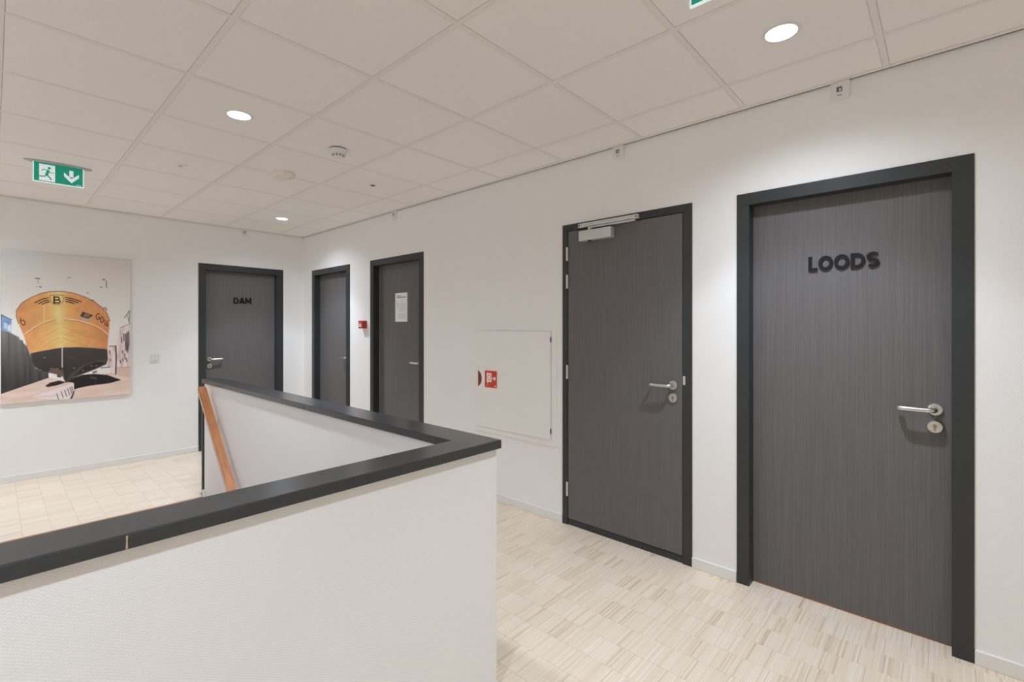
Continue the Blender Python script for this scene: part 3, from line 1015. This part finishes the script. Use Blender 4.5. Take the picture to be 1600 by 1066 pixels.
# ------------------------------------------------------------------ smoke detector and other ceiling devices
sd = thing('smoke_detector', (1.540, 2.960, H), 'white domed smoke detector on the ceiling', 'smoke detector')
T = onC(1.540, 2.960, H)
obj('mounting_base', MB().lathe([(0.0, -0.002), (0.050, -0.002), (0.050, 0.006), (0.0, 0.006)], T, 32), M['dgrey'], sd, True)
obj('body', MB().lathe([(0.0, 0.006), (0.054, 0.006), (0.055, 0.022), (0.050, 0.034), (0.040, 0.038), (0.0, 0.038)], T, 36), M['white'], sd, True)
obj('sensor_dome', MB().lathe([(0.0, 0.036), (0.036, 0.036), (0.034, 0.050), (0.026, 0.060), (0.0, 0.062)], T, 32), M['white'], sd, True)
for k in range(10):
    a = 2 * PI * (k + 0.3) / 10
    x, y = 1.540 + 0.0352 * math.cos(a), 2.960 + 0.0352 * math.sin(a)
    obj('vent_slot', MB().tube([(x, y, H - 0.040), (x - 0.002 * math.cos(a), y - 0.002 * math.sin(a), H - 0.051)], 0.0036, 8), M['dgrey'], sd)

od = thing('ceiling_transmitter', (1.500, 3.745, H), 'cream flat octagonal box on the ceiling beside the smoke detector', 'ceiling box')
T = onC(1.500, 3.745, H)
oc = [(0.078 * math.cos(math.radians(22.5 + 45 * k)) * 1.06, 0.100 * math.sin(math.radians(22.5 + 45 * k)) * 1.06) for k in range(8)]
oi = [(u * 0.82, w * 0.82) for u, w in oc]
mb = MB()
vs = [T(u, w, -0.002) for u, w in oc] + [T(u, w, 0.018) for u, w in oc] + [T(u, w, 0.034) for u, w in oi]
fs = [tuple(range(8)), tuple(range(16, 24))]
for r_ in (0, 8):
    fs += [(r_ + k, r_ + (k + 1) % 8, r_ + 8 + (k + 1) % 8, r_ + 8 + k) for k in range(8)]
mb.add(vs, fs)
obj('housing', mb, M['cream'], od)
mb = MB()
for k in range(4):
    mb.box(1.530 + k * 0.008, 1.534 + k * 0.008, 3.700, 3.730, H - 0.0345, H - 0.030)
obj('slots', mb, M['lgrey'], od)

sp_ = thing('sprinkler_head', (0.921, 4.094, H), 'small white sprinkler head in a flat ring on the ceiling', 'sprinkler')
T = onC(0.921, 4.094, H)
obj('cover_ring', MB().lathe([(0.0, -0.002), (0.044, -0.002), (0.044, 0.002), (0.036, 0.005), (0.0, 0.005)], T, 28), M['grid'], sp_, True)
obj('head_body', MB().lathe([(0.0, 0.004), (0.014, 0.004), (0.010, 0.009), (0.006, 0.011), (0.0, 0.011)], T, 18), M['grid'], sp_, True)
obj('deflector', MB().lathe([(0.0, 0.011), (0.013, 0.011), (0.013, 0.0125), (0.0, 0.0125)], T, 18), M['alu'], sp_)

ps = thing('ceiling_spot_sensor', (2.118, 3.490, H), 'tiny dark eyed sensor in a white ring on the ceiling near the door wall', 'sensor')
T = onC(2.118, 3.490, H)
obj('cover_ring', MB().lathe([(0.0, -0.002), (0.036, -0.002), (0.036, 0.003), (0.030, 0.005), (0.0, 0.005)], T, 28), M['grid'], ps, True)
obj('eye', MB().lathe([(0.0, 0.004), (0.019, 0.004), (0.017, 0.009), (0.0, 0.010)], T, 20), M['dgrey'], ps, True)

# ------------------------------------------------------------------ boat picture: canvas with a print held in vertex colours
CX0, CX1, CZ0, CZ1 = 0.052, 0.958, CAMH - 0.683, CAMH + 0.694
CT = 0.022
bp_ = thing('boat_picture', ((CX0 + CX1) / 2, YW, (CZ0 + CZ1) / 2), 'large canvas print of an orange ship bow on a slipway', 'picture')
obj('canvas', MB().box(CX0, CX1, YW - CT, YW, CZ0, CZ1, 0.003, 2), mat('canvas_side', (0.66, 0.63, 0.59, 1), 0.8), bp_)
NX, NZ = 300, 456
uu = np.linspace(CX0 + 0.002, CX1 - 0.002, NX)
ww = np.linspace(CZ0 + 0.002, CZ1 - 0.002, NZ)
UX, WZ = np.meshgrid(uu, ww)
yy = YW - CT - 0.0006
s_, c_ = math.sin(YAW), math.cos(YAW)
Rr = UX * c_ - yy * s_
Ff = UX * s_ + yy * c_
KX = (800 + FPX * Rr / Ff) * 3.8077            # print coordinates: 990 x 1066 field
KY = (512 - FPX * (WZ - CAMH) / Ff - 380) * 3.8077
img = np.zeros((NZ, NX, 3))
rs = np.random.RandomState(5)

def inside(pts, X=None, Y=None):
    X = KX if X is None else X
    Y = KY if Y is None else Y
    r = np.zeros(X.shape, bool)
    n = len(pts)
    for i in range(n):
        x1, y1 = pts[i]; x2, y2 = pts[(i + 1) % n]
        if y1 == y2: continue
        cnd = (Y >= min(y1, y2)) & (Y < max(y1, y2))
        xi = x1 + (Y - y1) * (x2 - x1) / (y2 - y1)
        r ^= cnd & (X < xi)
    return r

def cover(pts):
    acc = np.zeros(KX.shape)
    for dx in (-1.2, 0, 1.2):
        for dy in (-1.2, 0, 1.2):
            acc += inside(pts, KX + dx, KY + dy)
    return (acc / 9)[..., None]

def fill(pts, col, al=1.0):
    global img
    k = cover(pts) * al
    c = np.array(col, float) if not isinstance(col, np.ndarray) else col
    img = img * (1 - k) + c * k

def line(pts, wd, col, al=1.0):
    global img
    best = np.full(KX.shape, 1e9)
    for (x1, y1), (x2, y2) in zip(pts[:-1], pts[1:]):
        L2 = (x2 - x1) ** 2 + (y2 - y1) ** 2
        t_ = np.clip(((KX - x1) * (x2 - x1) + (KY - y1) * (y2 - y1)) / max(L2, 1e-9), 0, 1)
        best = np.minimum(best, np.hypot(KX - x1 - t_ * (x2 - x1), KY - y1 - t_ * (y2 - y1)))
    k = np.clip((wd / 2 + 0.9 - best) / 1.8, 0, 1)[..., None] * al
    img = img * (1 - k) + np.array(col, float) * k

def mixc(a, b, t_):
    t_ = np.clip(t_, 0, 1)[..., None]
    return np.array(a, float) * (1 - t_) + np.array(b, float) * t_

def blur_noise(sx, sy):
    a = rs.rand(NZ // sy + 3, NX // sx + 3)
    yi = np.arange(NZ) / sy; xi = np.arange(NX) / sx
    y0 = yi.astype(int); x0 = xi.astype(int)
    fy = (yi - y0)[:, None]; fx = (xi - x0)[None, :]
    return (a[y0][:, x0] * (1 - fy) * (1 - fx) + a[y0 + 1][:, x0] * fy * (1 - fx) + a[y0][:, x0 + 1] * (1 - fy) * fx + a[y0 + 1][:, x0 + 1] * fy * fx)

# sky
sky = mixc((206, 201, 195), (226, 222, 216), (KY - 80) / 420)
sky = sky + (mixc((198, 208, 213), (206, 201, 195), np.hypot(KX, (KY - 20) * 2.2) / 420) - np.array((206, 201, 195)))
img[:] = sky
# ground
ground = mixc((226, 202, 190), (214, 186, 168), blur_noise(30, 6))
fill([(-5, 900), (300, 796), (420, 780), (640, 742), (700, 780), (790, 800), (790, 1000), (-5, 1000)], ground)
# far houses on the right
fill([(636, 760), (640, 640), (650, 616), (690, 612), (704, 560), (714, 500), (775, 478), (790, 476), (790, 800), (700, 785)], mixc((228, 212, 208), (190, 168, 164), np.clip(blur_noise(4, 26) * 1.4 - 0.5, 0, 1)))
for x, y0_, y1_ in ((652, 640, 660), (655, 690, 700), (722, 560, 590), (735, 540, 580), (748, 590, 640), (757, 600, 650), (728, 640, 655), (742, 660, 690), (752, 685, 705), (716, 700, 712), (730, 690, 700)):
    line([(x, y0_), (x + 2, y1_)], 7, (88, 70, 72), 0.75)
fill([(740, 545), (768, 520), (772, 600), (764, 640), (748, 632)], (84, 74, 76), 0.7)
line([(650, 614), (690, 614)], 5, (100, 84, 84), 0.9)
line([(688, 612), (692, 680), (688, 780)], 8, (64, 52, 54), 0.95)
fill([(696, 742), (790, 734), (790, 806), (700, 786)], (212, 182, 164))
line([(696, 742), (790, 735)], 3, (160, 130, 120), 0.8)
line([(742, 445), (770, 402), (768, 470)], 6, (110, 116, 116), 0.8)
line([(755, 425), (772, 480)], 5, (120, 120, 118), 0.7)
line([(714, 505), (770, 480)], 4, (150, 130, 130), 0.8)
# left quay wall with blue cabin
fill([(-5, 418), (68, 455), (68, 534), (-5, 512)], mixc((96, 136, 190), (150, 180, 212), blur_noise(12, 12)))
fill([(24, 470), (44, 478), (44, 512), (22, 505)], (196, 210, 226), 0.8)
fill([(48, 492), (64, 480), (66, 525), (46, 522)], (222, 224, 228), 0.85)
line([(-5, 420), (68, 456)], 5, (70, 84, 110), 0.9)
line([(8, 425), (8, 505)], 5, (60, 76, 100), 0.8)
wallc = mixc((116, 113, 110), (62, 60, 58), (KY - 520) / 330)
wallc = wallc * (0.86 + 0.3 * blur_noise(5, 90))[..., None]
fill([(-5, 512), (60, 532), (112, 560), (118, 575), (136, 580), (138, 594), (160, 612), (205, 735), (300, 770), (300, 798), (-5, 902)], wallc)
line([(42, 540), (40, 650)], 4, (150, 148, 146), 0.5)
line([(60, 532), (118, 562)], 4, (190, 188, 186), 0.8)
# light strip under the keel
fill([(288, 772), (372, 782), (384, 812), (290, 802)], (232, 228, 224))
fill([(340, 780), (360, 782), (366, 800), (340, 798)], (70, 62, 60))
fill([(480, 786), (560, 752), (628, 735), (664, 742), (660, 772), (560, 786)], (226, 218, 212))
line([(556, 770), (572, 765)], 12, (92, 88, 84), 0.8)
line([(600, 742), (652, 738)], 6, (90, 92, 92), 0.8)
# shadow on the slip
fill([(268, 850), (300, 830), (352, 818), (385, 826), (430, 805), (490, 784), (560, 778), (640, 785), (722, 815), (650, 834), (540, 848), (470, 862), (440, 872), (436, 830), (400, 826), (340, 846), (286, 857)], (46, 41, 42))
line([(540, 800), (572, 806)], 8, (110, 108, 112), 0.6)
# slipway beam
fill([(182, 918), (330, 868), (428, 834), (440, 834), (440, 880), (412, 930), (340, 934)], (228, 210, 210))
line([(182, 918), (360, 905)], 2, (170, 146, 146), 0.8)
for x in (345, 372, 392, 410, 424, 434):
    line([(x - 8, 895 - (x - 345) * 0.45), (x + 4, 930 - (x - 345) * 0.42)], 5, (64, 54, 60), 0.85)
fill([(414, 930), (440, 880), (446, 872), (438, 905), (430, 925)], (60, 52, 52), 0.85)
# hull
hull = [(180, 657), (162, 622), (146, 562), (128, 520), (110, 478), (96, 436), (98, 400), (128, 358), (180, 326), (240, 300), (300, 288), (380, 288), (440, 298), (510, 322), (562, 348), (612, 388), (640, 424), (653, 462), (648, 530), (642, 580), (639, 632), (560, 624), (460, 619), (370, 621), (280, 636), (222, 647)]
dxc = np.abs(KX - (352 + (KY - 450) * 0.06))
tone = mixc((242, 208, 128), (232, 168, 96), dxc / 70)
t2 = np.clip((dxc - 70) / 190, 0, 1)[..., None]
tone = tone * (1 - t2) + np.array((218, 142, 88)) * t2
low = np.clip((KY - 440) / 160, 0, 1)[..., None] * np.clip(1 - dxc / 210, 0, 1)[..., None]
tone = tone * (1 - 0.45 * low) + np.array((240, 188, 104)) * 0.45 * low
tone = tone * (0.95 + 0.1 * blur_noise(14, 14))[..., None]
fill(hull, tone)
rt = np.clip((KX - 400) / 60, 0, 1)[..., None] * np.clip((470 - KY) / 60, 0, 1)[..., None]
fill(hull, np.array((222, 146, 92)) * np.ones(img.shape), rt * 0.55)
line(hull[4:18], 4, (104, 76, 70), 0.9)
for pts in ([(146, 545), (165, 528), (205, 500), (262, 470), (328, 450)], [(384, 450), (470, 460), (550, 484), (606, 512), (642, 545)]):
    line(pts, 6, (246, 206, 172), 0.9)
    line([(x, y + 7) for x, y in pts], 3, (150, 92, 60), 0.6)
for pts in ([(174, 632), (205, 592), (260, 552), (352, 506)], [(374, 538), (450, 556), (540, 590)], [(262, 612), (310, 580), (356, 562)], [(374, 566), (440, 586), (520, 612)], [(372, 500), (450, 520), (530, 560)]):
    line(pts, 2.5, (184, 122, 74), 0.8)
    line([(x, y - 3) for x, y in pts], 2, (248, 206, 150), 0.6)
line([(263, 366), (263, 466)], 4, (244, 214, 176), 0.8)
line([(530, 590), (510, 622)], 2.5, (186, 120, 80), 0.7)
# emblem
sh = [(297, 312), (340, 308), (381, 312), (378, 345), (362, 362), (340, 367), (316, 362), (301, 345), (297, 312)]
line(sh, 3, (110, 66, 40), 0.95)
BK = (56, 42, 36)
line([(322, 320), (322, 356)], 9, BK)
line([(320, 320), (348, 321), (354, 328), (348, 337), (322, 338)], 7, BK)
line([(322, 338), (352, 339), (359, 347), (352, 356), (320, 356)], 7, BK)
for pts in ([(288, 326), (250, 334), (208, 354)], [(291, 339), (262, 344), (228, 361)], [(294, 350), (272, 354), (250, 364)]):
    line(pts, 5.5, BK)
for pts in ([(391, 323), (440, 334), (483, 349)], [(391, 335), (430, 343), (464, 355)], [(390, 347), (415, 351), (441, 360)]):
    line(pts, 5.5, BK)
# hawse hole and registration
fill([(490, 408), (556, 430), (520, 470), (468, 455)], (206, 160, 132))
fill([(492, 408), (556, 430), (524, 450), (476, 436)], (84, 62, 50))
fill([(506, 416), (536, 426), (524, 444), (494, 436)], (140, 108, 88))
line([(592, 424), (582, 420), (573, 428), (572, 446), (582, 456), (592, 452), (592, 440), (584, 440)], 4.5, BK)
line([(606, 438), (598, 450), (600, 468), (608, 474), (616, 462), (615, 446), (606, 438)], 4.5, BK)
line([(624, 456), (626, 492)], 4.5, BK)
line([(642, 462), (635, 470), (634, 492), (641, 496), (643, 482), (636, 478)], 4, BK)
line([(122, 446), (122, 468), (134, 488), (148, 484), (150, 470), (138, 458), (126, 462)], 5, BK)
line([(118, 470), (146, 496)], 2.5, (120, 80, 60), 0.6)
# underwater hull
under = [(180, 657), (222, 647), (280, 636), (370, 621), (460, 619), (560, 624), (639, 632), (641, 690), (632, 722), (560, 754), (490, 780), (432, 804), (398, 831), (384, 818), (372, 792), (340, 782), (296, 772), (240, 757), (205, 735), (190, 700)]
uc = mixc((74, 68, 64), (58, 54, 53), (KY - 640) / 120)
fill(under, uc)
fill([(392, 826), (420, 780), (480, 732), (560, 700), (628, 690), (630, 720), (560, 752), (490, 778), (432, 802)], (104, 86, 78), 0.5)
fill([(440, 790), (500, 735), (570, 706), (630, 712), (560, 748)], (48, 44, 44), 0.8)
fill([(280, 766), (320, 742), (372, 760), (382, 800), (340, 782)], (150, 112, 96), 0.55)
line([(370, 622), (370, 738)], 6, (206, 200, 194))
line([(370, 740), (380, 800)], 4, (110, 92, 84), 0.7)
for x, y in ((262, 682), (438, 744), (338, 750), (300, 748), (490, 758), (540, 732), (570, 730), (208, 742), (218, 748), (235, 756)):
    line([(x, y), (x + 6, y - 1)], 4, (206, 198, 190), 0.7)
line([(400, 670), (470, 700)], 2, (120, 104, 92), 0.5)
# gear on deck against the pale sky
for pts, wd in (([(212, 210), (236, 212)], 7), ([(226, 218), (228, 238)], 3), ([(216, 258), (220, 262)], 4), ([(236, 258), (244, 262)], 7), ([(402, 206), (420, 205)], 4), ([(612, 218), (622, 217)], 7), ([(632, 226), (633, 264)], 6), ([(598, 263), (606, 262)], 6), ([(518, 297), (526, 297)], 5)):
    line(pts, wd, (92, 88, 92), 0.75)
line([(140, 347), (156, 345)], 4, (120, 116, 116), 0.7)
line([(536, 337), (558, 340)], 5, (96, 104, 108), 0.8)
line([(618, 388), (628, 386), (634, 400)], 8, (110, 112, 114), 0.8)
lum_ = img.mean(-1, keepdims=True)
img = lum_ + (img - lum_) * 0.86
img += (rs.rand(NZ, NX, 1) - 0.5) * 5

v = np.clip(img / 255.0, 0, 1)
linimg = np.where(v <= 0.04045, v / 12.92, ((v + 0.055) / 1.055) ** 2.4) * 1.22
linimg = np.clip(linimg, 0, 0.92)
org = ORG[bp_.name]
co = np.stack([UX - org.x, np.full(UX.shape, yy) - org.y, WZ - org.z], -1).reshape(-1, 3)
idx = np.arange(NX * NZ).reshape(NZ, NX)
faces = np.stack([idx[:-1, :-1], idx[:-1, 1:], idx[1:, 1:], idx[1:, :-1]], -1).reshape(-1, 4)
me = bpy.data.meshes.new('print')
me.vertices.add(len(co))
me.vertices.foreach_set('co', co.ravel())
me.loops.add(faces.size)
me.loops.foreach_set('vertex_index', faces.ravel().astype(np.int32))
me.polygons.add(len(faces))
me.polygons.foreach_set('loop_start', np.arange(0, faces.size, 4, dtype=np.int32))
me.update()
at = me.color_attributes.new('print_ink', 'FLOAT_COLOR', 'POINT')
at.data.foreach_set('color', np.concatenate([linimg.reshape(-1, 3), np.ones((NX * NZ, 1))], 1).ravel().astype(np.float32))
pm = mat('canvas_print', (1, 1, 1, 1), 0.75, spec=0.2)
an = N(pm, 'ShaderNodeVertexColor')
an.layer_name = 'print_ink'
L(pm, an.outputs['Color'], pm.node_tree.nodes['Principled BSDF'].inputs['Base Color'])
me.materials.append(pm)
o = bpy.data.objects.new('print', me)
o.parent = bp_
C.objects.link(o)
